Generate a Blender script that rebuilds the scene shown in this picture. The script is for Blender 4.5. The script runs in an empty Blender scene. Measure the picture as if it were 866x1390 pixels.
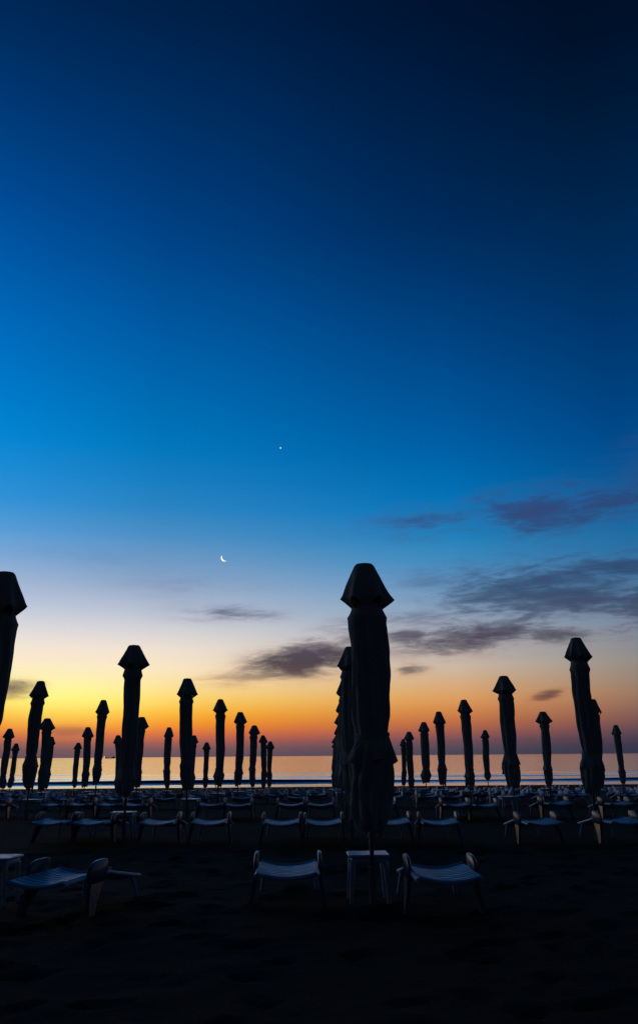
import bpy, bmesh, math, random
from mathutils import Vector, Matrix, noise

PI = math.pi
R = math.radians
scene = bpy.context.scene
col = scene.collection
random.seed(7)

# ------------------------------------------------------------------ helpers
def lin(c):
    """sRGB 0..255 -> linear rgba"""
    o = []
    for v in c:
        v = v / 255.0
        o.append(v / 12.92 if v <= 0.04045 else ((v + 0.055) / 1.055) ** 2.4)
    return tuple(o) + (1.0,)

def smooth(a, b, x):
    t = max(0.0, min(1.0, (x - a) / (b - a)))
    return t * t * (3 - 2 * t)

def interp(xs, ys, x):
    if x <= xs[0]:
        return ys[0]
    for i in range(1, len(xs)):
        if x <= xs[i]:
            t = (x - xs[i - 1]) / (xs[i] - xs[i - 1])
            return ys[i - 1] + (ys[i] - ys[i - 1]) * t
    return ys[-1]

SEA_Z = -1.62
def ground_z(y):
    """the beach: flat near the photographer, then falling to the sea"""
    return interp([0, 20, 28, 40, 55, 93, 100, 140], [0, 0, -.12, -.45, -.95, -1.58, -1.80, -3.0], y)

class MB:
    """collects geometry for ONE mesh object"""
    def __init__(self):
        self.v, self.f = [], []
    def add(self, verts, faces):
        n = len(self.v)
        self.v += [tuple(p) for p in verts]
        self.f += [tuple(i + n for i in q) for q in faces]
    def loft(self, rings, cap0=True, cap1=True, closed=True):
        n = len(rings[0])
        vs = [p for r in rings for p in r]
        fs = []
        for k in range(len(rings) - 1):
            for i in range(n if closed else n - 1):
                j = (i + 1) % n
                fs.append((k * n + i, k * n + j, (k + 1) * n + j, (k + 1) * n + i))
        if cap0:
            fs.append(tuple(reversed(range(n))))
        if cap1:
            fs.append(tuple((len(rings) - 1) * n + i for i in range(n)))
        self.add(vs, fs)
    def tube(self, pts, rad, seg=10):
        pts = [Vector(p) for p in pts]
        if not isinstance(rad, (list, tuple)):
            rad = [rad] * len(pts)
        rings = []
        for i, p in enumerate(pts):
            t = (pts[min(i + 1, len(pts) - 1)] - pts[max(i - 1, 0)]).normalized()
            ref = Vector((1, 0, 0)) if abs(t.x) < .8 else Vector((0, 1, 0))
            a = t.cross(ref).normalized(); b = t.cross(a).normalized()
            rings.append([p + (a * math.cos(2 * PI * k / seg) + b * math.sin(2 * PI * k / seg)) * rad[i] for k in range(seg)])
        self.loft(rings)
    def rbox(self, p0, p1, r=.008):
        """box from corner p0 to p1 with chamfered vertical and top/bottom edges"""
        x0, y0, z0 = p0; x1, y1, z1 = p1
        def ring(z, q):
            a = q
            return [(x0 + a, y0, z), (x1 - a, y0, z), (x1, y0 + a, z), (x1, y1 - a, z),
                    (x1 - a, y1, z), (x0 + a, y1, z), (x0, y1 - a, z), (x0, y0 + a, z)]
        def shrink(rg, s):
            cx, cy = (x0 + x1) / 2, (y0 + y1) / 2
            return [(p[0] - math.copysign(s, p[0] - cx), p[1] - math.copysign(s, p[1] - cy), p[2]) for p in rg]
        self.loft([shrink(ring(z0, r), r * .7), ring(z0 + r, r), ring(z1 - r, r), shrink(ring(z1, r), r * .7)])
    def build(self, name, mat, parent=None, smooth_angle=None):
        me = bpy.data.meshes.new(name)
        me.from_pydata(self.v, [], self.f)
        bm = bmesh.new(); bm.from_mesh(me)
        bmesh.ops.recalc_face_normals(bm, faces=bm.faces)
        bm.to_mesh(me); bm.free()
        me.materials.append(mat)
        if smooth_angle:
            for p in me.polygons:
                p.use_smooth = True
            me.set_sharp_from_angle(angle=R(smooth_angle))
        o = bpy.data.objects.new(name, me)
        col.objects.link(o)
        if parent:
            o.parent = parent
        return o

def empty(name, loc, rz=0.0):
    o = bpy.data.objects.new(name, None)
    o.empty_display_size = .2
    col.objects.link(o); o.location = loc; o.rotation_euler = (0, 0, rz)
    return o

def tag(o, label=None, cat=None, group=None, kind=None):
    if label: o['label'] = label
    if cat: o['category'] = cat
    if group: o['group'] = group
    if kind: o['kind'] = kind
    return o

def copy_tree(o, parent=None):
    c = o.copy(); col.objects.link(c)
    c.parent = parent
    for ch in o.children:
        copy_tree(ch, c)
    return c

# node expression helper
class N:
    def __init__(self, tree):
        self.t = tree
    def new(self, kind, **kw):
        n = self.t.nodes.new(kind)
        for k, v in kw.items():
            setattr(n, k, v)
        return n
    def put(self, sock, val):
        if hasattr(val, 'is_output') or isinstance(val, bpy.types.NodeSocket):
            self.t.links.new(val, sock)
        else:
            sock.default_value = val
    def m(self, op, a, b=None, c=None, clamp=False):
        n = self.new('ShaderNodeMath', operation=op); n.use_clamp = clamp
        self.put(n.inputs[0], a)
        if b is not None: self.put(n.inputs[1], b)
        if c is not None: self.put(n.inputs[2], c)
        return n.outputs[0]
    def add(self, a, b): return self.m('ADD', a, b)
    def sub(self, a, b): return self.m('SUBTRACT', a, b)
    def mul(self, a, b): return self.m('MULTIPLY', a, b)
    def sstep(self, x, a, b, lo=0.0, hi=1.0):
        n = self.new('ShaderNodeMapRange', interpolation_type='SMOOTHSTEP')
        self.put(n.inputs['Value'], x)
        n.inputs['From Min'].default_value = a; n.inputs['From Max'].default_value = b
        n.inputs['To Min'].default_value = lo; n.inputs['To Max'].default_value = hi
        return n.outputs[0]
    def lstep(self, x, a, b, lo=0.0, hi=1.0):
        n = self.new('ShaderNodeMapRange'); n.clamp = True
        self.put(n.inputs['Value'], x)
        n.inputs['From Min'].default_value = a; n.inputs['From Max'].default_value = b
        n.inputs['To Min'].default_value = lo; n.inputs['To Max'].default_value = hi
        return n.outputs[0]
    def ramp(self, fac, stops, interp='LINEAR'):
        n = self.new('ShaderNodeValToRGB'); cr = n.color_ramp; cr.interpolation = interp
        while len(cr.elements) > 1:
            cr.elements.remove(cr.elements[-1])
        cr.elements[0].position = stops[0][0]; cr.elements[0].color = stops[0][1]
        for p, c in stops[1:]:
            e = cr.elements.new(p); e.color = c
        self.put(n.inputs[0], fac)
        return n.outputs[0]
    def mix(self, fac, a, b, mode='MIX'):
        n = self.new('ShaderNodeMix', data_type='RGBA', blend_type=mode)
        n.clamp_factor = True
        self.put(n.inputs[0], fac); self.put(n.inputs[6], a); self.put(n.inputs[7], b)
        return n.outputs[2]
    def comb(self, x, y, z):
        n = self.new('ShaderNodeCombineXYZ')
        for i, v in enumerate((x, y, z)): self.put(n.inputs[i], v)
        return n.outputs[0]
    def noise(self, vec, scale=1.0, detail=4.0, rough=.5, dist=0.0):
        n = self.new('ShaderNodeTexNoise')
        self.put(n.inputs['Vector'], vec)
        n.inputs['Scale'].default_value = scale; n.inputs['Detail'].default_value = detail
        n.inputs['Roughness'].default_value = rough; n.inputs['Distortion'].default_value = dist
        return n.outputs['Fac']

def material(name):
    m = bpy.data.materials.new(name); m.use_nodes = True
    b = m.node_tree.nodes['Principled BSDF']
    return m, N(m.node_tree), b

def bump(nt, bsdf, height, strength, distance):
    n = nt.new('ShaderNodeBump')
    n.inputs['Strength'].default_value = strength; n.inputs['Distance'].default_value = distance
    nt.put(n.inputs['Height'], height)
    nt.t.links.new(n.outputs[0], bsdf.inputs['Normal'])

# ------------------------------------------------------------------ camera
F_PX, PITCH, ROLL, CAM_H = 1173.0, math.atan(376 / 1173.0), .0081, 1.4
fw = Vector((0, math.cos(PITCH), math.sin(PITCH)))
r0 = Vector((1, 0, 0)); u0 = Vector((0, -math.sin(PITCH), math.cos(PITCH)))
rt = (r0 - ROLL * u0).normalized(); up = (u0 + ROLL * r0).normalized()
cd = bpy.data.cameras.new('camera'); cam = bpy.data.objects.new('camera', cd); col.objects.link(cam)
cam.matrix_world = Matrix(((rt.x, up.x, -fw.x, 0), (rt.y, up.y, -fw.y, 0), (rt.z, up.z, -fw.z, CAM_H), (0, 0, 0, 1)))
cd.sensor_width = 36; cd.lens = F_PX * 36 / 1390.0
cd.shift_y = -45 / 1390.0
cd.clip_start = .05; cd.clip_end = 120000
scene.camera = cam
scene.view_settings.view_transform = 'Standard'
scene.view_settings.look = 'None'
scene.view_settings.exposure = 0.0
scene.view_settings.gamma = 1.0
scene.view_settings.use_curve_mapping = False

# ------------------------------------------------------------------ world: dawn sky with streaks of cloud
world = bpy.data.worlds.new('World'); scene.world = world; world.use_nodes = True
wt = N(world.node_tree)
bg = world.node_tree.nodes['Background']
tc = wt.new('ShaderNodeTexCoord')
sx = wt.new('ShaderNodeSeparateXYZ'); world.node_tree.links.new(tc.outputs['Generated'], sx.inputs[0])
DEG = 180 / PI
el = wt.mul(wt.m('ARCSINE', sx.outputs[2]), DEG)
az = wt.mul(wt.m('ARCTAN2', sx.outputs[0], sx.outputs[1]), DEG)
pos = wt.m('SQRT', wt.m('DIVIDE', wt.m('MAXIMUM', el, 0.0), 90.0))

SKY_A = [(0, (95, 80, 95)), (.47, (122, 88, 92)), (.78, (155, 92, 88)), (1.26, (215, 105, 70)), (1.66, (240, 128, 48)), (2.2, (255, 160, 30)),
         (2.7, (255, 182, 48)), (3.3, (255, 206, 90)), (4.13, (255, 222, 145)), (5.13, (255, 232, 190)), (6.97, (238, 226, 216)), (8.37, (200, 203, 215)),
         (11.2, (138, 163, 197)), (15.1, (50, 134, 196)), (19.9, (0, 118, 188)), (27, (0, 90, 162)), (33.9, (0, 63, 128)), (40.2, (0, 46, 98)),
         (45.8, (0, 32, 72)), (60, (0, 14, 34)), (90, (0, 6, 16))]
SKY_B = [(0, (70, 68, 84)), (.24, (73, 70, 85)), (.95, (115, 78, 88)), (1.53, (165, 95, 80)), (2.2, (198, 115, 68)), (2.87, (212, 140, 82)),
         (3.64, (220, 160, 100)), (5.47, (200, 182, 165)), (7.5, (165, 174, 184)), (10.3, (108, 155, 195)), (13.5, (30, 130, 188)), (15.6, (0, 118, 185)),
         (19.9, (0, 93, 163)), (27, (0, 66, 128)), (33.9, (0, 42, 90)), (40.3, (0, 30, 68)), (45.8, (0, 20, 50)), (60, (0, 9, 25)), (90, (0, 5, 14))]
SKY_C = [(0, (48, 52, 70)), (.57, (56, 54, 74)), (1.4, (95, 72, 82)), (2.23, (130, 92, 84)), (3.5, (155, 120, 100)), (5.1, (150, 140, 130)),
         (7, (125, 140, 155)), (9.7, (80, 130, 170)), (13.3, (22, 108, 165)), (18.8, (0, 75, 140)), (25.6, (0, 55, 110)), (32, (0, 40, 82)),
         (43.5, (0, 16, 40)), (60, (0, 8, 22)), (90, (0, 5, 14))]
def sky_ramp(stops, gain=None):
    xs = [math.sqrt(e / 90.0) for e, c in stops]
    out = []
    n = 32
    for i in range(n):
        p = i / (n - 1.0)
        p = p * .76 if i < n - 1 else 1.0
        c = [interp(xs, [s[1][k] for s in stops], p) for k in range(3)]
        c = list(lin(c))
        if gain:
            g = gain(p * p * 90.0)
            c = [v * g for v in c[:3]] + [1.0]
        out.append((p, tuple(c)))
    return out
ra = wt.ramp(pos, sky_ramp(SKY_A))
rz = wt.ramp(pos, sky_ramp(SKY_A, lambda e: interp([0, 3, 7, 13, 20, 34, 45, 90], [.9, .95, 1.06, 1.3, 1.36, 1.42, 1.15, 1.0], e)))
rb = wt.ramp(pos, sky_ramp(SKY_B))
rc = wt.ramp(pos, sky_ramp(SKY_C))
sky = wt.mix(wt.lstep(az, -25, -11), rz, ra)
sky = wt.mix(wt.sstep(az, -14, 12), sky, rb)
sky = wt.mix(wt.lstep(az, 9, 20), sky, rc)
# the brightest yellow, over the place where the sun will rise
ga = wt.m('DIVIDE', wt.add(az, 16.5), 6.0); ge = wt.m('DIVIDE', wt.sub(el, 3.3), 1.5)
gl = wt.m('EXPONENT', wt.mul(wt.add(wt.mul(ga, ga), wt.mul(ge, ge)), -1.0))
sky = wt.mix(gl, sky, (.02, .28, .09, 1), 'ADD')
# away from the dawn the sky falls off to the deep blue of the west
away = wt.m('ABSOLUTE', wt.add(az, 8.0))
west = wt.lstep(el, 0, 90, 0, 1)
west_col = wt.ramp(west, [(0, lin((27, 28, 40))), (.12, lin((22, 30, 49))), (.4, lin((6, 20, 41))), (1, lin((0, 7, 18)))])
sky = wt.mix(wt.sstep(away, 31, 92), sky, west_col)

# clouds: (azimuth, elevation, half width, half height, slope, strength)
streak = wt.noise(wt.comb(wt.mul(az, .15), wt.mul(wt.sub(el, wt.mul(az, .03)), .74), 3.7), 1.0, 7, .6, .5)
fine = wt.noise(wt.comb(wt.mul(az, .5), wt.mul(el, 2.3), 11.2), 1.0, 6, .62, .6)
field = wt.add(wt.mul(wt.sub(streak, .5), 3.2), wt.mul(wt.sub(fine, .5), 1.5))
CLOUDS = [(14.5, 15.1, 11.0, 1.6, .05, .8), (23.5, 17.2, 4.5, 2.4, .1, .6), (9.5, 14.6, 3.0, .5, .05, .45),
          (16.5, 9.9, 8.5, 2.3, .02, .85), (22.5, 9.3, 6.0, 2.6, .0, .9), (10.2, 7.2, 4.6, 1.15, .05, 1.0), (11.0, 7.1, 3.0, .7, .04, 1.0), (6.0, 7.3, 2.2, .6, .0, .85), (16.0, 7.1, 5.2, .95, .04, .85), (6.5, 8.4, 3.6, .8, .0, .6),
          (-.9, 5.95, 3.6, 1.15, .13, 1.0), (-1.2, 5.7, 1.8, .8, .1, 1.0), (-4.6, 4.8, 4.4, .6, .06, .62), (-6.0, 9.0, 3.6, .6, -.02, .65), (2.2, 7.4, 3.4, 1.2, .1, .75),
          (-19.2, 4.05, 2.2, .65, .0, .9), (14.2, 3.45, 1.25, .36, .26, .9), (5.9, 5.2, 1.3, .5, .0, .75), (-15.8, 1.5, 1.8, .35, .0, .55), (7.5, 10.8, 4.5, .9, -.02, .45), (-12, 11.6, 4.5, .7, .02, .12),
          (-40, 6, 8, 1.5, 0, .8), (36, 8, 9, 2.2, 0, .8), (32, 15, 7, 1.6, 0, .6)]
total = None
for a0, e0, wa, we, k, s in CLOUDS:
    bias = {(-.9, 5.95): .35, (-1.2, 5.7): .75, (10.2, 7.2): .15, (16.5, 9.9): .2, (22.5, 9.3): .2}.get((a0, e0), 0.0)
    da = wt.m('DIVIDE', wt.sub(az, a0), wa)
    de = wt.m('DIVIDE', wt.sub(wt.sub(el, e0), wt.mul(wt.sub(az, a0), k)), we)
    d = wt.m('SQRT', wt.add(wt.mul(da, da), wt.mul(de, de)))
    msk = wt.m('SUBTRACT', 1.45 + bias, d)          # 1.35 in the middle
    f = wt.add(msk, field)
    f = wt.mul(wt.sstep(f, -.1, 1.75), s)
    f = wt.mul(f, wt.sstep(d, .6, 2.0, 1.0, 0.0))
    total = f if total is None else wt.m('MAXIMUM', total, f)
VEILS = [(16, 9.6, 13, 3.6, .0, .42), (9, 7.4, 9, 1.7, .03, .38), (0, 6.2, 7, 1.9, .08, .34), (15, 15.2, 12, 2.0, .05, .42), (-9, 10.6, 7, 1.1, .02, .24), (-6, 8.9, 6, .9, .0, .28), (-16, 12.3, 6, .8, .02, .16)]
for a0, e0, wa, we, k, s in VEILS:
    da = wt.m('DIVIDE', wt.sub(az, a0), wa)
    de = wt.m('DIVIDE', wt.sub(wt.sub(el, e0), wt.mul(wt.sub(az, a0), k)), we)
    d = wt.m('SQRT', wt.add(wt.mul(da, da), wt.mul(de, de)))
    f = wt.mul(wt.mul(wt.sstep(d, 0.0, 1.25, 1.0, 0.0), s), wt.sstep(wt.add(streak, wt.mul(fine, .6)), .55, 1.02, .15, 1.35))
    total = wt.add(total, wt.mul(f, wt.sub(1.0, wt.m('MINIMUM', total, 1.0))))
total = wt.m('MINIMUM', total, 1.0)
elp = wt.lstep(el, 0, 20)
cl_core = wt.ramp(elp, [(0, lin((98, 72, 82))), (.12, lin((126, 82, 70))), (.2, lin((106, 78, 78))), (.29, lin((70, 60, 72))),
                 (.37, lin((82, 72, 94))), (.5, lin((56, 76, 112))), (.75, lin((58, 74, 126))), (1, lin((48, 68, 120)))])
cl_edge = wt.ramp(elp, [(0, lin((120, 80, 86))), (.15, lin((200, 120, 84))), (.25, lin((206, 150, 120))), (.35, lin((178, 150, 158))), (.47, lin((126, 136, 172))),
                 (.6, lin((72, 116, 172))), (1, lin((40, 92, 158)))])
cl_col = wt.mix(wt.sstep(total, .1, .75), cl_edge, cl_core)
cl_dim = wt.lstep(az, -8, 22, 1.05, .72)
cl = wt.new('ShaderNodeVectorMath', operation='SCALE')
world.node_tree.links.new(cl_col, cl.inputs[0]); wt.put(cl.inputs['Scale'], cl_dim)
sky = wt.mix(wt.mul(total, .97), sky, cl.outputs[0])
world.node_tree.links.new(sky, bg.inputs['Color'])
bg.inputs['Strength'].default_value = 1.0

# the glow of the sun that is about to rise, a soft weak lamp low over the sea at the left
sl = bpy.data.lights.new('sun', 'SUN'); sl.energy = .004; sl.angle = R(20); sl.color = (1, .55, .25)
so = bpy.data.objects.new('sun', sl); col.objects.link(so)
sd = Vector((math.sin(R(-15)), math.cos(R(-15)), math.tan(R(3.0))))
so.rotation_euler = sd.to_track_quat('Z', 'Y').to_euler()

# ------------------------------------------------------------------ materials
def plastic(name, base, rough, var=.12):
    m, n, b = material(name)
    t = n.new('ShaderNodeTexCoord')
    f = n.noise(t.outputs['Object'], 9, 4, .6)
    f2 = n.noise(t.outputs['Object'], 60, 2, .5)
    c = n.mix(n.mul(f, .8), tuple(base) + (1,), tuple(v * (1 - var * 2) for v in base) + (1,))
    n.put(b.inputs['Base Color'], c)
    b.inputs['Specular IOR Level'].default_value = .3
    n.put(b.inputs['Roughness'], n.lstep(f, .3, .7, rough - .08, rough + .14))
    bump(n, b, f2, .12, .003)
    return m
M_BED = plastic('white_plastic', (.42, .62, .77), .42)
M_GUARD = plastic('polished_plastic_shaded', (.08, .13, .17), .30)  # smoother bed plastic; shade on guards and front legs put into its colour
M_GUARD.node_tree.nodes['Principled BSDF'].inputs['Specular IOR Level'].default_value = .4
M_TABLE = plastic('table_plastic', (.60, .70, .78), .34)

def cloth(name, base):
    m, n, b = material(name)
    t = n.new('ShaderNodeTexCoord')
    f = n.noise(t.outputs['Object'], 4, 5, .6)
    w = n.noise(t.outputs['Object'], 140, 2, .5)
    n.put(b.inputs['Base Color'], n.mix(f, tuple(base) + (1,), tuple(v * .65 for v in base) + (1,)))
    b.inputs['Roughness'].default_value = .92
    b.inputs['Specular IOR Level'].default_value = .15
    bump(n, b, n.add(n.mul(f, .6), n.mul(w, .12)), .8, .05)
    return m
M_CANOPY = cloth('dark_canvas', (.50, .47, .39))
M_TRIM = cloth('darker_canvas', (.45, .42, .35))

m, n, b = material('pole_metal'); M_POLE = m
t = n.new('ShaderNodeTexCoord')
n.put(b.inputs['Base Color'], n.mix(n.noise(t.outputs['Object'], 20, 4, .6), (.16, .17, .19, 1), (.07, .07, .08, 1)))
b.inputs['Metallic'].default_value = .6; b.inputs['Roughness'].default_value = .4
M_SLEEVE = plastic('grey_sleeve_plastic', (.34, .34, .36), .5)

m, n, b = material('sand'); M_SAND = m
t = n.new('ShaderNodeTexCoord')
big = n.noise(t.outputs['Object'], .6, 4, .6)
mid = n.noise(t.outputs['Object'], 6, 5, .6)
grain = n.noise(t.outputs['Object'], 160, 3, .6)
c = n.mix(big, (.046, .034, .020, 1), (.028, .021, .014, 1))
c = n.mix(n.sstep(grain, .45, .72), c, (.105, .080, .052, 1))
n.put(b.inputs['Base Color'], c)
b.inputs['Roughness'].default_value = .95
b.inputs['Specular IOR Level'].default_value = .1
bump(n, b, n.add(mid, n.mul(grain, .35)), 1.0, .08)

m, n, b = material('sea_water'); M_SEA = m
t = n.new('ShaderNodeTexCoord')
mp = n.new('ShaderNodeMapping'); mp.inputs['Scale'].default_value = (.07, .5, 1)
n.t.links.new(t.outputs['Object'], mp.inputs[0])
w1 = n.noise(mp.outputs[0], 1.0, 4, .6, .4)
mp2 = n.new('ShaderNodeMapping'); mp2.inputs['Scale'].default_value = (.5, 1.6, 1)
n.t.links.new(t.outputs['Object'], mp2.inputs[0])
w2 = n.noise(mp2.outputs[0], 1.0, 3, .55, .2)
b.inputs['Base Color'].default_value = (.006, .018, .03, 1)
n.put(b.inputs['Roughness'], n.lstep(w1, .3, .7, .06, .13))
b.inputs['IOR'].default_value = 1.333
b.inputs['Specular IOR Level'].default_value = .6
bump(n, b, n.add(w1, n.mul(w2, .3)), 1.0, .085)
gls = n.new('ShaderNodeBsdfGlossy')                # silky dawn water: a strong mirror at this flat angle
gls.inputs['Color'].default_value = (.97, .96, .96, 1); gls.inputs['Roughness'].default_value = .10
n.t.links.new(b.inputs['Normal'].links[0].from_socket, gls.inputs['Normal'])
mxs = n.new('ShaderNodeMixShader')
lw = n.new('ShaderNodeLayerWeight'); lw.inputs['Blend'].default_value = .5
n.put(mxs.inputs[0], n.lstep(lw.outputs['Facing'],   .55, .95, 0.0, .82))
n.t.links.new(b.outputs[0], mxs.inputs[1]); n.t.links.new(gls.outputs[0], mxs.inputs[2])
n.t.links.new(mxs.outputs[0], n.t.nodes['Material Output'].inputs['Surface'])

def glow(name, color, strength):
    m, n, b = material(name)
    b.inputs['Base Color'].default_value = (.1, .1, .1, 1)
    b.inputs['Emission Color'].default_value = tuple(color) + (1,)
    b.inputs['Emission Strength'].default_value = strength
    return m
M_MOON = glow('moonlit_rock', (1, .95, .88), 1.2)
M_STAR = glow('planet_light', (.9, .9, 1), 1.0)
M_LAMP = glow('ship_lamp', (1, .62, .2), 1.3)
m, n, b = material('ship_paint'); M_SHIP = m
t = n.new('ShaderNodeTexCoord')
n.put(b.inputs['Base Color'], n.mix(n.noise(t.outputs['Object'], .8, 3, .6), (.03, .03, .035, 1), (.06, .05, .05, 1)))
M_BUOY = plastic('buoy_plastic', (.05, .04, .04), .5)

# ------------------------------------------------------------------ the setting
def steps(a, b, d0, growth=1.0):
    out, x, d = [a], a, d0
    while x < b:
        x += d; d *= growth; out.append(min(x, b))
    return out
# beach
xs_half = steps(0, 7, .11) + steps(7, 34, .5, 1.03)[1:] + steps(34, 1500, 6, 1.35)[1:]
xs = sorted({-x for x in xs_half} | set(xs_half))
ys = steps(-60, 2, 6) + steps(2, 15, .11)[1:] + steps(15, 60, .32, 1.01)[1:] + steps(60, 140, 3)[1:]
rng = random.Random(3)
prints = [(rng.uniform(-7, 7), rng.uniform(4, 15), rng.uniform(0, PI)) for _ in range(420)]
cells = {}
for px_, py_, pa in prints:
    cells.setdefault((int(px_ // 1), int(py_ // 1)), []).append((px_, py_, pa))
def sand_h(x, y):
    if y < 0 or y > 62 or abs(x) > 34: return 0.0
    h = .035 * noise.noise(Vector((x * .5, y * .5, 1))) + .022 * noise.noise(Vector((x * 1.9, y * 1.9, 4)))
    if y < 16 and abs(x) < 8:
        h += .014 * noise.noise(Vector((x * 5, y * 5, 9)))
        cx, cy = int(x // 1), int(y // 1)
        for i in (-1, 0, 1):
            for j in (-1, 0, 1):
                for (a, c_, ang) in cells.get((cx + i, cy + j), ()):
                    dx, dy = x - a, y - c_
                    u = dx * math.cos(ang) + dy * math.sin(ang); v = -dx * math.sin(ang) + dy * math.cos(ang)
                    d = (u / .16) ** 2 + (v / .08) ** 2
                    if d < 4: h += -.045 * math.exp(-d) + .018 * math.exp(-(math.sqrt(d) - 1.5) ** 2 * 4)
    return h
mb = MB()
nx = len(xs)
vs = [(x, y, ground_z(y) + sand_h(x, y)) for y in ys for x in xs]
fs = [(j * nx + i, j * nx + i + 1, (j + 1) * nx + i + 1, (j + 1) * nx + i) for j in range(len(ys) - 1) for i in range(nx - 1)]
mb.add(vs, fs)
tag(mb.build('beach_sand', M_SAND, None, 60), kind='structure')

# sea: low swells close to the shore, open water to the horizon
xs_half = steps(0, 120, 1.5) + steps(120, 60000, 8, 1.5)[1:]
xs = sorted({-x for x in xs_half} | set(xs_half))
ys = steps(91, 185, .25) + steps(185, 60000, 1.0, 1.22)[1:]
SWELLS = [(108.5, .36, 1.1, 0, 1.0), (101.0, .05, .9, 5, .6), (133, .16, 1.3, 20, .8), (140, .10, 1.5, 47, .7), (162, .15, 1.6, 71, .8), (118.5, .10, 1.2, 33, .8)]
def sea_h(x, y):
    if y > 185: return 0.0
    h = .012 * noise.noise(Vector((x * .25, y * .7, 2)))
    for (yc, hh, wd, off, gap) in SWELLS:
        c = yc + 1.5 * noise.noise(Vector((x * .012, off, 0))) + .25 * noise.noise(Vector((x * .09, off, 3)))
        d = (y - c)
        d = d / (wd * .55) if d < 0 else d / (wd * 1.9)       # steep towards the beach
        a = 1 + gap * 1.1 * noise.noise(Vector((x * .022 + off, off * 3.1, 7)))
        if yc > 110: a = max(0.0, a - .35)
        h += hh * max(0.05, a) * math.exp(-d * d)
    return h * smooth(184, 170, y) if y > 170 else h
mb = MB(); nx = len(xs)
vs = [(x, y, SEA_Z + sea_h(x, y)) for y in ys for x in xs]
fs = [(j * nx + i, j * nx + i + 1, (j + 1) * nx + i + 1, (j + 1) * nx + i) for j in range(len(ys) - 1) for i in range(nx - 1)]
mb.add(vs, fs)
tag(mb.build('sea', M_SEA, None, 80), kind='structure')

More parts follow.
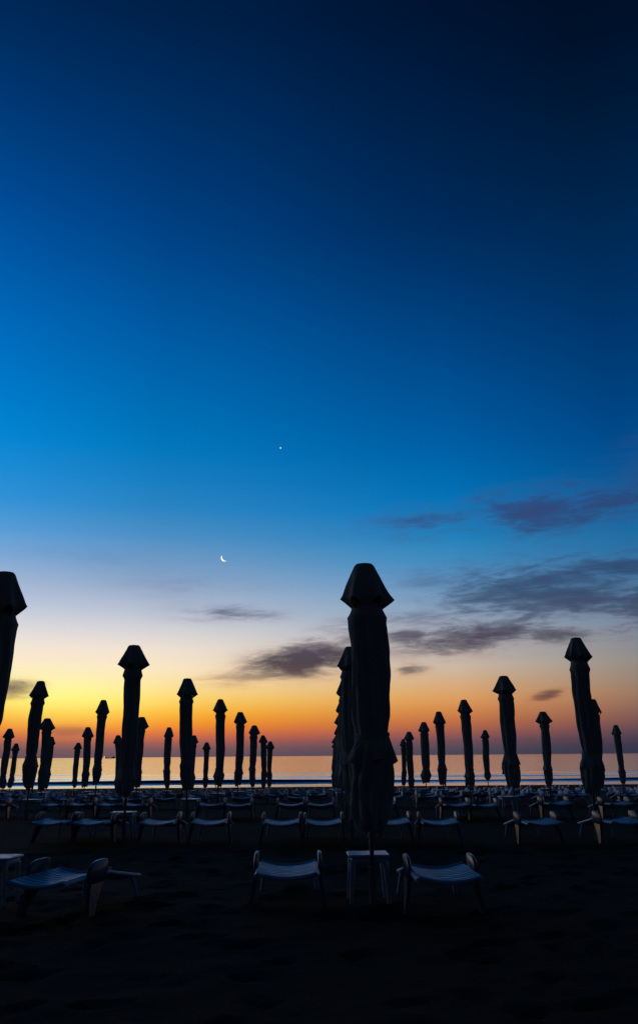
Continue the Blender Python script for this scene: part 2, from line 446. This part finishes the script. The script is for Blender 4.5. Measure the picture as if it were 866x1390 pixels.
# ------------------------------------------------------------------ folded parasols
def make_parasol(base, top, hem_z, seed, label, near):
    """a folded beach parasol: pole in a ground sleeve, gathered canopy, pointed vent cap, loose skirt below a tie"""
    rnd = random.Random(seed)
    root = empty('beach_parasol', base)
    tag(root, label, 'parasol', 'folded parasols on the beach')
    axis_top = Vector(top) - Vector(base)
    L = top[2] - hem_z
    ang0 = rnd.uniform(0, PI)
    bend = Vector((rnd.uniform(-.05, .05), rnd.uniform(-.04, .04), 0))
    waist = rnd.choice([.66, .72, .76, .8, .82]) if seed != 1 else .665
    wd = rnd.uniform(.92, 1.08) if seed != 1 else 1.0
    flare = rnd.choice([.80, .84, .86, .9, .93, .98, 1.04]) if seed != 1 else .90
    squash = rnd.uniform(.92, 1.05)
    bw = wd * (1.0 if seed == 1 else .95 if seed == 2 else rnd.uniform(.76, .9))      # how tightly the cloth is gathered
    cw = wd * (1.03 if seed < 3 else rnd.uniform(.95, 1.12))                         # spread of the cap
    ch = 1.0 if seed == 1 else rnd.uniform(.9, 1.06)                                 # height of the cap
    rev = rnd.uniform(-.35, .35)
    nz = Vector((seed * 3.7, seed * 1.3, seed * 5.1))
    def centre(t):                      # t: 0 at the tip, 1 at the hem
        z = axis_top.z - t * L
        p = axis_top * (z / axis_top.z)
        p = p + bend * math.sin(min(1, t) * PI) * (1 if t > .15 else t / .15)
        if t > .2:
            q = noise.noise(nz + Vector((0, 0, t * 2.2)))
            p = p + Vector((q, noise.noise(nz + Vector((9, 0, t * 2.2))), 0)) * .035 * smooth(.2, .4, t) 
        return p
    SEG = 96 if near else 48
    # cap: eight gores, the seams stand out at the rim, the cloth between them hangs lower and closer
    ang0 = .05 if seed == 1 else ang0
    gores = 6 if seed == 1 else rnd.choice([5, 6, 7, 8])
    tipx, tipy = rnd.uniform(-.02, .02), rnd.uniform(-.02, .02)
    def cap_ring(s, inner=0.0):
        ring = []
        for i in range(SEG):
            th = 2 * PI * i / SEG
            g = .5 + .5 * math.cos((th + ang0) * gores)        # 1 on a seam, 0 in the middle of a gore
            jit = noise.noise(nz + Vector((math.cos(th) * 1.5, math.sin(th) * 1.5, s * 2)))
            r_seam = interp([0, .03, .08, .2, .9, 1], [.016, .031, .039, .048, .096, .106], s)
            r_mid = interp([0, .03, .08, .2, .78, 1], [.016, .032, .04, .047, .076, .055], s)
            r = (r_mid + (r_seam - r_mid) * g ** 1.2) * L * cw * (1 + .10 * jit * s) - inner
            t = (ch if s > .2 else 1) * interp([0, .03, .08, .2, 1], [0, .0025, .011, .03, (.188 - .043 * g + .008 * jit)], s)
            p = centre(t)
            ring.append(p + Vector((math.cos(th) * r, math.sin(th) * r * squash, 0)))
        return ring
    mb = MB()
    rings = [cap_ring(s) for s in (0, .03, .055, .08, .13, .2, .3, .4, .5, .6, .7, .8, .88, .94, 1)]
    rings += [cap_ring(s, .012) for s in (1, .9, .75, .5)]
    mb.loft(rings)
    mb.build('vent_cap', M_CANOPY, root, 50)
    # gathered canopy
    folds = rnd.choice([7, 8, 9])
    def body_r(t):
        return interp([.13, .186, .198, .212, .24, .45, .60, waist - .04, waist, waist + .05, .95, 1.0],
                      [.050, .063, .065, .080, .074, .072, .071, .066, .058, .058, .05, .03], t) if waist > .6 else .07
    def body_ring(t):
        ring = []
        c = centre(t)
        for i in range(SEG):
            th = 2 * PI * i / SEG
            tw = th + rev * t * 2 + .25 * noise.noise(nz + Vector((t * 3, th * .0, 5)))
            f = abs(math.sin(tw * folds / 2 + ang0))
            amp = .16 * smooth(.2, .26, t)
            j = noise.noise(nz + Vector((math.cos(th) * 1.6, math.sin(th) * 1.6, t * 4.5)))
            j2 = noise.noise(nz + Vector((math.cos(th) * 4, math.sin(th) * 4, t * 14)))
            crease = .07 * noise.noise(nz + Vector((math.cos(th) * 9, math.sin(th) * 9, t * 3.5))) * smooth(.21, .27, t)
            r = body_r(t) * L * (wd + (bw - wd) * smooth(.19, .25, t)) * (1 + crease) * (1 - amp + amp * f * 1.35) * (1 + (.17 * j + .06 * j2) * smooth(.2, .26, t))
            ring.append(c + Vector((math.cos(th) * r, math.sin(th) * r * squash, 0)))
        return ring
    mb = MB()
    nlev = 60 if near else 34
    mb.loft([body_ring(.13 + (1.0 - .13) * k / nlev) for k in range(nlev + 1)])
    mb.build('canopy', M_CANOPY, root, 60)
    # loose crumpled skirt under the tie
    peak = waist + rnd.uniform(.07, .12)
    tail = rnd.uniform(.05, .064)
    def skirt_r(t):
        return interp([waist - .012, waist + .02, peak - .02, peak, peak + .05, .94, 1.0],
                      [.058, .064, .084, .088, .083, .074, tail], t) * flare
    def skirt_ring(t, inner=0.0):
        ring = []
        c = centre(min(t, 1.0))
        for i in range(SEG):
            th = 2 * PI * i / SEG
            d = Vector((math.cos(th), math.sin(th), 0))
            k = smooth(waist, waist + .06, t)
            f = abs(math.sin(th * 4.5 + ang0 + t * 5 + 1.2 * noise.noise(nz + d * 1.2 + Vector((0, 0, t * 6)))))
            j = noise.noise(nz + d * 1.7 + Vector((3, 0, t * 8)))
            j2 = noise.noise(nz + d * 4.5 + Vector((0, 7, t * 22)))
            r = skirt_r(t) * L * bw * (1 - .18 * k + .24 * k * f) * (1 + (.20 * j + .09 * j2) * k) - inner
            hem = .045 * noise.noise(nz + d * 2.2) + .02 * noise.noise(nz + d * 6) if t > .9 else 0
            z_off = -hem * L * (t - .9) / .1 if t > .9 else 0
            ring.append(c + d * r * Vector((1, squash, 1)).x + Vector((0, 0, z_off)))
        return ring
    mb = MB()
    nl = 34 if near else 18
    t0 = waist - .012
    rs = [skirt_ring(t0 + (1 - t0) * k / nl) for k in range(nl + 1)]
    rs += [skirt_ring(1.0, .02), skirt_ring(.93, .03)]
    mb.loft(rs)
    mb.build('skirt', M_TRIM, root, 60)
    # short flap of the valance, standing out in points below the tie
    flap_end = waist + .105
    fa = rnd.uniform(0, PI) if seed != 1 else -.1
    def flap_ring(s, inner=0.0):
        ring = []
        for i in range(SEG):
            th = 2 * PI * i / SEG
            g = .5 + .5 * math.cos((th - fa) * 5)
            g = g ** 1.6
            j = noise.noise(nz + Vector((math.cos(th) * 2, math.sin(th) * 2, 4 + s * 2)))
            r = (.061 + s * (.012 + .022 * g)) * L * bw * (1 + .1 * j * s) * (flare + .12) - inner
            t = waist - .006 + s * (flap_end - waist) * (1 + .12 * j - .10 * g)
            ring.append(centre(t) + Vector((math.cos(th) * r, math.sin(th) * r * squash, 0)))
        return ring
    mb = MB()
    mb.loft([flap_ring(s) for s in (0, .12, .25, .4, .55, .7, .85, 1)] + [flap_ring(1, .012), flap_ring(.6, .012), flap_ring(.1, .010)], False, False)
    mb.build('valance_flap', M_CANOPY, root, 60)
    # tie strap round the waist
    mb = MB(); c = centre(waist)
    rr = body_r(waist) * L * bw * 1.1
    sec = []
    for (dr, dz) in ((0, -.022), (.01, -.02), (.012, 0), (.01, .02), (0, .022)):
        sec.append([c + Vector((math.cos(2 * PI * i / 40) * (rr + dr), math.sin(2 * PI * i / 40) * (rr + dr) * squash, dz + .012 * math.sin(2 * PI * i / 40 + seed))) for i in range(40)])
    mb.loft(sec, False, False)
    mb.build('tie_strap', M_TRIM, root, 60)
    # pole and sleeve
    mb = MB(); u = axis_top.normalized()
    mb.tube([Vector((0, 0, -.05)), u * .4, u * (axis_top.length - .1)], .023, 12)
    mb.build('pole', M_POLE, root, 40)
    mb = MB()
    mb.tube([u * -.04, u * .30, u * .315, u * .34, u * .345], [.036, .034, .042, .042, .03], 12)
    mb.build('ground_sleeve', M_SLEEVE, root, 40)
    return root

PARASOLS = [
('B1',0.50,9.4,0.00,0.49,3.42,0.68),
('A1',-3.68,9.4,0.00,-3.46,3.36,0.71),
('A2',-3.51,16.5,0.00,-3.51,3.42,0.77),
('A3',-3.32,22.8,-0.04,-3.43,3.33,0.64),
('A4',-3.32,29.4,-0.16,-3.31,3.21,0.53),
('A5',-3.20,35.0,-0.31,-3.15,3.06,0.36),
('A6',-3.22,42.8,-0.54,-3.17,2.81,0.11),
('A7',-3.13,50.0,-0.78,-3.22,2.51,-0.20),
('A8',-3.29,58.0,-1.00,-3.26,2.31,-0.42),
('B2',0.53,16.5,0.00,0.56,3.36,0.78),
('B3',0.61,22.9,-0.04,0.65,3.32,0.61),
('B4',0.63,29.5,-0.16,0.75,3.21,0.47),
('B5',0.68,35.8,-0.33,0.82,3.01,0.28),
('B6',0.67,42.6,-0.54,0.88,2.79,0.06),
('B7',0.70,49.5,-0.77,0.92,2.51,-0.20),
('B8',0.74,58.0,-1.00,0.95,2.29,-0.43),
('C2',4.72,16.0,0.00,4.68,3.43,0.78),
('C3',4.77,22.8,-0.04,4.71,3.33,0.65),
('C4',4.84,29.9,-0.17,4.79,3.16,0.45),
('C5',4.68,35.3,-0.32,4.64,3.03,0.31),
('C6',4.78,42.0,-0.52,4.80,2.87,0.20),
('C7',4.66,47.5,-0.70,4.63,2.58,-0.18),
('C8',5.10,57.0,-0.98,5.17,2.36,-0.37),
('D4',8.88,29.5,-0.16,8.97,3.12,0.38),
('D5',8.84,35.6,-0.33,8.81,3.01,0.30),
('D7',8.99,49.5,-0.77,9.00,2.68,0.12),
('E6',14.48,44.0,-0.58,14.40,2.73,0.01),
('L3',-7.41,23.2,-0.05,-7.33,3.33,0.68),
('L4',-7.34,29.8,-0.17,-7.26,3.24,0.61),
('L5',-7.42,36.8,-0.36,-7.35,2.98,0.27),
('L6',-7.23,43.0,-0.55,-7.25,2.76,0.04),
('L7',-7.10,50.0,-0.78,-7.03,2.54,-0.23),
('L8',-7.49,59.0,-1.02,-7.46,2.30,-0.47),
('M5',-11.15,36.6,-0.36,-11.16,2.95,0.20),
('M6',-11.13,43.1,-0.55,-11.16,2.80,0.10),
('M7',-11.12,50.0,-0.78,-11.24,2.58,-0.24),
('N6',-15.21,43.7,-0.57,-15.11,2.78,0.08),
('N7',-15.22,50.5,-0.80,-15.07,2.54,-0.18),
('N8',-15.87,58.8,-1.01,-15.78,2.34,-0.37),
('O8',-20.00,58.8,-1.01,-19.81,2.33,-0.38),
]
ROW_WORDS = {'1': 'front', '2': 'second', '3': 'third', '4': 'fourth', '5': 'fifth', '6': 'sixth', '7': 'seventh', '8': 'last'}
LABELS = {
 'B1': 'tallest dark folded parasol in the middle, its crumpled skirt above a small white table',
 'A1': 'big folded parasol cut off by the left edge of the photo',
 'A2': 'large folded parasol with pointed cap, first in the long line left of the middle',
 'A3': 'second parasol in the line left of the middle, straight, with broad cap',
 'A4': 'third parasol in the line left of the middle, bowing a little to the right',
 'A5': 'fourth parasol in the line left of the middle, narrow above and bulging at its foot',
 'A6': 'fifth parasol in the line left of the middle, slim with a pointed cap',
 'A7': 'sixth parasol in the line left of the middle, next to last',
 'A8': 'smallest parasol at the far right end of the line left of the middle',
 'B2': 'folded parasol half hidden directly behind the tallest one, its cap showing at the left',
 'B3': 'parasol hidden second behind the tallest one, only a strip of its left side showing',
 'B4': 'parasol hidden third behind the tallest one, cap tip just showing at the left',
 'B5': 'parasol hidden fourth behind the tallest one, low at its left side',
 'B6': 'parasol hidden fifth behind the tallest one, low at its left side',
 'B7': 'parasol hidden sixth behind the tallest one, near the sea horizon',
 'B8': 'farthest parasol behind the tallest one, its cap close to the sea horizon',
 'C2': 'large folded parasol leaning left, first in the line at the right',
 'C3': 'second parasol of the line at the right, tall and leaning left',
 'C4': 'third parasol of the line at the right, with broad cap',
 'C5': 'fourth parasol of the line at the right, widening towards its foot',
 'C6': 'fifth parasol of the line at the right, with a swollen shoulder under its cap',
 'C7': 'sixth parasol of the line at the right, thin and long capped',
 'C8': 'smallest parasol at the far left end of the line at the right',
 'D4': 'parasol close behind the right side of the large leaning one at the right',
 'D5': 'slim parasol standing alone between the two biggest ones at the right',
 'D7': 'small parasol with bare pole, alone between the second and third of the right line',
 'E6': 'rightmost parasol, leaning left near the right edge of the photo',
 'L3': 'tall parasol leaning right, second big one from the left edge',
 'L4': 'parasol leaning right with bare pole, left of the first big one of the left line',
 'L5': 'parasol standing close behind the right side of the first big one in the left line',
 'L6': 'thin parasol alone in the gap between the first two of the left line',
 'L7': 'small parasol peeping out behind the right side of the second in the left line',
 'L8': 'tiny parasol alone in the gap right of the second in the left line',
 'M5': 'parasol with loose shoulder just right of the tall one leaning near the left edge',
 'M6': 'thin parasol just left of the leaning one with the bare pole',
 'M7': 'thin parasol just behind the left side of the first big one in the left line',
 'N6': 'small parasol leaning right, just right of the one cut by the left edge',
 'N7': 'small parasol almost hidden behind the loose shouldered one near the left edge',
 'N8': 'shortest of the parasols standing between the left edge group and the bare pole one',
 'O8': 'tiny parasol leaning right, between the left edge one and the tall leaning one',
}
for i, (nm, bx, D, z0, tx, tz, hz) in enumerate(PARASOLS):
    z0 += sand_h(bx, D)
    make_parasol((bx, D, z0), (tx, D, tz), hz, i + 1, LABELS[nm], D < 25)

# ------------------------------------------------------------------ sunbeds
def make_sunbed():
    """a white plastic sunbed seen from its end: dished slatted panel, two rounded side guards that run down into legs, low far half"""
    root = empty('sunbed', (0, 0, 0))
    W = .275
    def sag(x): return .045 * (abs(x) / W) ** 2.0
    def slats(mb, y0, y1, n, zf, tilt):
        d = (y1 - y0) / n
        for k in range(n):
            a, b_ = y0 + k * d + .010, y0 + (k + 1) * d - .010
            cols = [-W + 2 * W * i / 12 for i in range(13)]
            rings = []
            for x in cols:
                za, zb = zf(a) + sag(x), zf(b_) + sag(x)
                rings.append([(x, a, za - .012), (x, a + .006, za), (x, b_ - .006, zb), (x, b_, zb - .012), (x, b_ - .004, zb - .024), (x, a + .004, za - .024)])
            mb.loft(rings)
    z_near = lambda y: .315 + .012 * math.sin(y * 2.4)
    mb = MB(); slats(mb, .03, .94, 9, z_near, 0)
    # rolled front edge
    mb.tube([(-W - .01 + (2 * W + .02) * i / 14, .012, .312 + sag(-W + 2 * W * i / 14)) for i in range(15)], .017, 8)
    mb.tube([(-W - .01 + (2 * W + .02) * i / 14, 0.955, .330 + sag(-W + 2 * W * i / 14)) for i in range(15)], .014, 8)
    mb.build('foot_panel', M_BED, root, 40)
    z_far = lambda y: .30 - .15 * (y - .98)
    mb = MB(); slats(mb, .985, 1.63, 6, z_far, 0)
    mb.tube([(-W - .01 + (2 * W + .02) * i / 14, 1.645, .19 + sag(-W + 2 * W * i / 14)) for i in range(15)], .016, 8)
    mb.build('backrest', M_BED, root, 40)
    for s in (-1, 1):                                             # side rails
        mb = MB()
        mb.tube([(s * (W + .015), y, z) for y, z in ((.01, .335), (.5, .345), (.93, .345), (1.0, .325), (1.4, .262), (1.655, .222))], .020, 8)
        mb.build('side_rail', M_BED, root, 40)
    for s in (-1, 1):                                             # rounded guard, and the leg below it
        x0, x1 = s * .296, s * .334
        out = []
        for k in range(13):                                       # rounded top, in the side view
            a = PI * k / 12
            ca, sa = math.cos(a), math.sin(a)
            q = .85 if ca > 0 else .42                            # near corner rounder than the far one
            out.append((.61 - .20 * math.copysign(abs(ca) ** q, ca), .385 + (.10 - .012 * ca) * sa ** q))
        out += [(.80, .33), (.74, .287), (.44, .287), (.41, .33)]
        def prof(x, sh):
            return [(x, .605 + (y - .605) * sh, .38 + (z - .38) * sh) for y, z in out]
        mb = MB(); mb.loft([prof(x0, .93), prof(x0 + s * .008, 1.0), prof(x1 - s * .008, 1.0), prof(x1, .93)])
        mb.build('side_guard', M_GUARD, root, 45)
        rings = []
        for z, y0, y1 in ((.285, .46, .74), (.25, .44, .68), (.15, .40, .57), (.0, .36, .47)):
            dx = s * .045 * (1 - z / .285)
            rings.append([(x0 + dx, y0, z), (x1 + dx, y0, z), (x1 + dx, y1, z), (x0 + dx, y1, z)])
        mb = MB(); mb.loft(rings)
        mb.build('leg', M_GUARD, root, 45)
    for s in (-1, 1):
        mb = MB()
        mb.tube([(s * .26, 1.50, .255), (s * .285, 1.54, .13), (s * .305, 1.58, .0)], [.026, .023, .02], 8)
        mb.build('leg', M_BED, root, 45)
    return root

def make_far_sunbed():
    """the same sunbed for the crowded far rows, too small in the picture to show its parts"""
    src = make_sunbed()
    mb = MB()
    for ch in list(src.children):
        me = ch.data
        mb.add([tuple(v.co) for v in me.vertices], [tuple(p.vertices) for p in me.polygons])
        bpy.data.objects.remove(ch)
    bpy.data.objects.remove(src)
    return mb.build('sunbed', M_BED, None, 40)

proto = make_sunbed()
used = [False]
def place_bed(x, y, rz, label, group):
    if not used[0]:
        o = proto; used[0] = True
    else:
        o = copy_tree(proto)
    o.location = (x, y, ground_z(y + .9) + .4 * (sand_h(x - .3, y + .3) + sand_h(x + .3, y + .3)) - .006)
    o.rotation_euler = (math.atan((ground_z(y + 1.8) - ground_z(y)) / 1.8), 0, rz)
    tag(o, label, 'sunbed', group)
    return o

G1, G2, G3 = 'sunbeds of the front row', 'sunbeds of the second row', 'sunbeds of the third row'
place_bed(-.33, 8.82, R(1), 'front sunbed just left of the small table under the tallest parasol', G1)
place_bed(1.15, 8.50, R(1.5), 'front sunbed to the right of the small table, slats clearly lit', G1)
place_bed(-2.61, 8.58, R(-13), 'front sunbed at the far left, turned aside with its rounded guard catching light', G1)
ROW2 = [(-4.68, 15.76, -3, 'leftmost sunbed of the second row'), (-3.91 - .05, 15.68, -2, 'second sunbed from the left in the second row'),
        (-2.79, 15.56, 0, 'sunbed just right of the table in the second row'), (-1.90, 15.46, 1, 'second sunbed right of the table in the second row'),
        (-.68, 15.32, 0, 'left one of the close pair of sunbeds left of the tallest parasol, second row'), (.03, 15.24, 0, 'right one of the close pair of sunbeds left of the tallest parasol, second row'),
        (1.17, 15.12, 1, 'second row sunbed half hidden by the skirt of the tallest parasol'), (1.94, 15.04, -1, 'second row sunbed right of the one hidden by the tallest parasol'),
        (3.62, 15.02, 2, 'sunbed left of the big leaning parasol, second row at the right'), (4.98, 15.04, 3, 'sunbed at the right edge, right of the big leaning parasol')]
for x, y, a, lb in ROW2:
    place_bed(x, y, R(a), lb, G2)
ORD = ['first', 'second', 'third', 'fourth', 'fifth', 'sixth', 'seventh', 'eighth', 'ninth', 'tenth', 'eleventh', 'twelfth', 'thirteenth', 'fourteenth', 'fifteenth', 'sixteenth']
ROW3 = [(-8.35, 23.2, 4), (-6.79, 23.04, -4), (-6.07, 22.9, 2), (-5.29, 22.7, -2), (-4.6, 22.5, 0), (-2.70, 22.16, 0), (-2.02, 22.02, 1),
        (-.74, 21.74, 0), (-.04, 21.60, -1), (1.5, 21.9, 2), (3.14, 21.2, 1), (3.80, 21.1, 2), (5.46, 21.0, 3), (6.85, 21.0, 1)]
for k, (x, y, a) in enumerate(ROW3):
    place_bed(x, y, R(a), 'sunbed of the third row, %s from the left' % ORD[k], G3)
far = make_far_sunbed()
first = [True]
rr = random.Random(21)
FAR_ROWS = [(28.6, 'fourth', .9), (34.4, 'fifth', .85), (41.6, 'sixth', .85), (48.4, 'seventh', .8), (56.5, 'eighth', .75), (62.5, 'ninth', .6)]
COLS = [-24, -20, -15.8, -11.4, -7.4, -3.3, .6, 4.75, 8.9, 13.1, 17.3, 21.5, 25.7]
for (D, word, keep) in FAR_ROWS:
    lim = D * .40 + 1.2
    for cx in COLS:
        for off in (-1.45, -.72, .8, 1.55):
            x = cx + off + rr.uniform(-.12, .12)
            if abs(x) > lim or rr.random() > keep: continue
            if first[0]: o = far; first[0] = False
            else:
                o = far.copy(); col.objects.link(o)
            y = D + rr.uniform(-.5, .5)
            o.location = (x, y, ground_z(y + .9) - .01)
            o.rotation_euler = (math.atan((ground_z(y + 1.8) - ground_z(y)) / 1.8), 0, R(rr.uniform(-7, 9)))
            tag(o, 'tiny dark sunbed in the crowded %s row back, below the waterline' % word, 'sunbed', 'sunbeds packed in the %s row' % word)

# ------------------------------------------------------------------ small square tables
def make_table():
    root = empty('side_table', (0, 0, 0))
    h, w = .455, .21
    mb = MB()
    mb.rbox((-w, -w, h - .028), (w, w, h), .012)
    mb.rbox((-w + .03, -w + .03, h - .075), (w - .03, w - .03, h - .030), .006)
    mb.build('table_top', M_TABLE, root, 40)
    for sx_, sy_ in ((-1, -1), (1, -1), (1, 1), (-1, 1)):
        mb = MB()
        a = Vector((sx_ * (w - .045), sy_ * (w - .045), h - .07)); b_ = Vector((sx_ * (w - .02), sy_ * (w - .02), 0))
        mb.tube([a, (a + b_) / 2, b_], [.03, .025, .021], 8)
        mb.build('leg', M_TABLE, root, 45)
    return root
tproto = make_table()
TABLES = [(.47, 9.66, 2, 'small square white table beside the pole of the tallest parasol'),
          (-3.36, 9.70, -3, 'small white table at the left edge, under the cut off parasol'),
          (-3.60, 16.85, 2, 'small white table under the first parasol of the left line'),
          (.78, 16.85, -4, 'small table in the second row, behind the skirt of the tallest parasol'),
          (-3.30, 23.15, 3, 'small table under the second parasol of the left line'),
          (-7.45, 23.75, -2, 'small table under the tall leaning parasol near the left edge'),
          (4.55, 22.55, 4, 'small table under the second parasol of the line at the right')]
tg = 'small white tables under the parasols'
for i, (x, y, a, lb) in enumerate(TABLES):
    o = tproto if i == 0 else copy_tree(tproto)
    o.location = (x, y, ground_z(y) + .5 * sand_h(x, y) - .008)
    o.rotation_euler = (0, 0, R(a))
    tag(o, lb, 'table', tg)
mb = MB()
for ch in tproto.children:
    mb.add([tuple(v.co) for v in ch.data.vertices], [tuple(p.vertices) for p in ch.data.polygons])
fart = None
for (nm, bx, D, z0, tx, tz, hz) in PARASOLS:
    if D < 25: continue
    if fart is None: o = fart = mb.build('side_table', M_TABLE, None, 40)
    else:
        o = fart.copy(); col.objects.link(o)
    y = D + .3
    o.location = (bx - .05 + rr.uniform(-.1, .1), y, ground_z(y) - .01); o.rotation_euler = (0, 0, R(rr.uniform(-10, 10)))
    tag(o, 'tiny white table at the foot of a far parasol', 'table', 'tables under the far parasols')

# ------------------------------------------------------------------ moon, bright planet, buoy, ship
def sky_dir(a, e):
    return Vector((math.sin(R(a)) * math.cos(R(e)), math.cos(R(a)) * math.cos(R(e)), math.sin(R(e))))
camp = Vector((0, 0, CAM_H))
d = sky_dir(-6.41, 12.506); dist = 3000.0
ctr = camp + d * dist
rad = 4.6 / F_PX * dist * .97
toward = -d
side = Vector((0, 0, 1)).cross(d).normalized() * -1          # towards picture right
upv = d.cross(side).normalized() * -1
if upv.z < 0: upv = -upv
lit = (side * -.80 + upv * -.60).normalized()                 # the sunlit limb, low and to the left
polar = lit.cross(toward).normalized()
mb = MB(); rings = []
for k in range(33):
    lat = -PI / 2 + PI * k / 32
    lat = max(-PI / 2 + .02, min(PI / 2 - .02, lat))
    ring = []
    for j in range(9):                                         # from the limb towards the terminator
        lon = R(92) - (R(92) - R(36)) * j / 8
        ring.append(ctr + (polar * math.sin(lat) + (lit * math.sin(lon) + toward * math.cos(lon)) * math.cos(lat)) * rad)
    for j in range(9):
        lon = R(36) + (R(92) - R(36)) * j / 8
        ring.append(ctr + (polar * math.sin(lat) + (lit * math.sin(lon) + toward * math.cos(lon)) * math.cos(lat)) * rad * .93)
    rings.append(ring)
mb.loft(rings)
mo = mb.build('crescent_moon', M_MOON, None, 60)
tag(mo, 'thin bright crescent moon low in the blue sky', 'moon')

bm = bmesh.new(); bmesh.ops.create_icosphere(bm, subdivisions=3, radius=0.9 / F_PX * dist)
me = bpy.data.meshes.new('bright_planet'); bm.to_mesh(me); bm.free(); me.materials.append(M_STAR)
po = bpy.data.objects.new('bright_planet', me); col.objects.link(po)
po.location = camp + sky_dir(-2.68, 19.82) * dist
tag(po, 'single bright planet like a star, high above the crescent moon', 'planet')

root = empty('buoy', (29.54, 148.4, SEA_Z))
tag(root, 'small dark buoy floating in the sea at the right', 'buoy')
mb = MB()
prof = [(-.25, .12), (-.1, .22), (.05, .25), (.2, .22), (.4, .17), (.52, .14), (.56, .08), (.6, .02)]
mb.loft([[(math.cos(2 * PI * i / 20) * r_, math.sin(2 * PI * i / 20) * r_, z_) for i in range(20)] for z_, r_ in prof])
mb.build('float_body', M_BUOY, root, 50)
mb = MB(); mb.tube([(0, 0, .58), (0, 0, .72)], .03, 8); mb.build('top_ring', M_BUOY, root, 50)

sd_ = 3000.0
root = empty('distant_ship', (math.tan(R(-13.08)) * sd_, sd_, SEA_Z))
tag(root, 'tiny dark ship on the horizon at the left with an amber lamp', 'ship')
mb = MB()
sec = []
for x, wv, zb, ztop in ((-17, .3, 1.0, 3.4), (-14, 2.4, 0, 2.9), (-6, 3.2, -.5, 2.5), (8, 3.2, -.5, 2.5), (14, 2.8, -.4, 2.7), (17, 2.2, .3, 3.0)):
    sec.append([(x, -wv, ztop), (x, -wv * .7, zb), (x, wv * .7, zb), (x, wv, ztop)])
mb.loft(sec); mb.build('hull', M_SHIP, root)
mb = MB(); mb.rbox((8, -2.2, 2.6), (14, 2.2, 5.2), .2); mb.rbox((9.5, -1.8, 5.21), (12.5, 1.8, 6.6), .2); mb.build('deckhouse', M_SHIP, root)
mb = MB(); mb.tube([(-13, 0, 2.8), (-13, 0, 5.6)], .35, 8); mb.build('mast', M_SHIP, root)
bm = bmesh.new(); bmesh.ops.create_icosphere(bm, subdivisions=2, radius=1.9)
me = bpy.data.meshes.new('lamp'); bm.to_mesh(me); bm.free(); me.materials.append(M_LAMP)
lo = bpy.data.objects.new('lamp', me); col.objects.link(lo); lo.parent = root; lo.location = (-19, 0, 5.2)
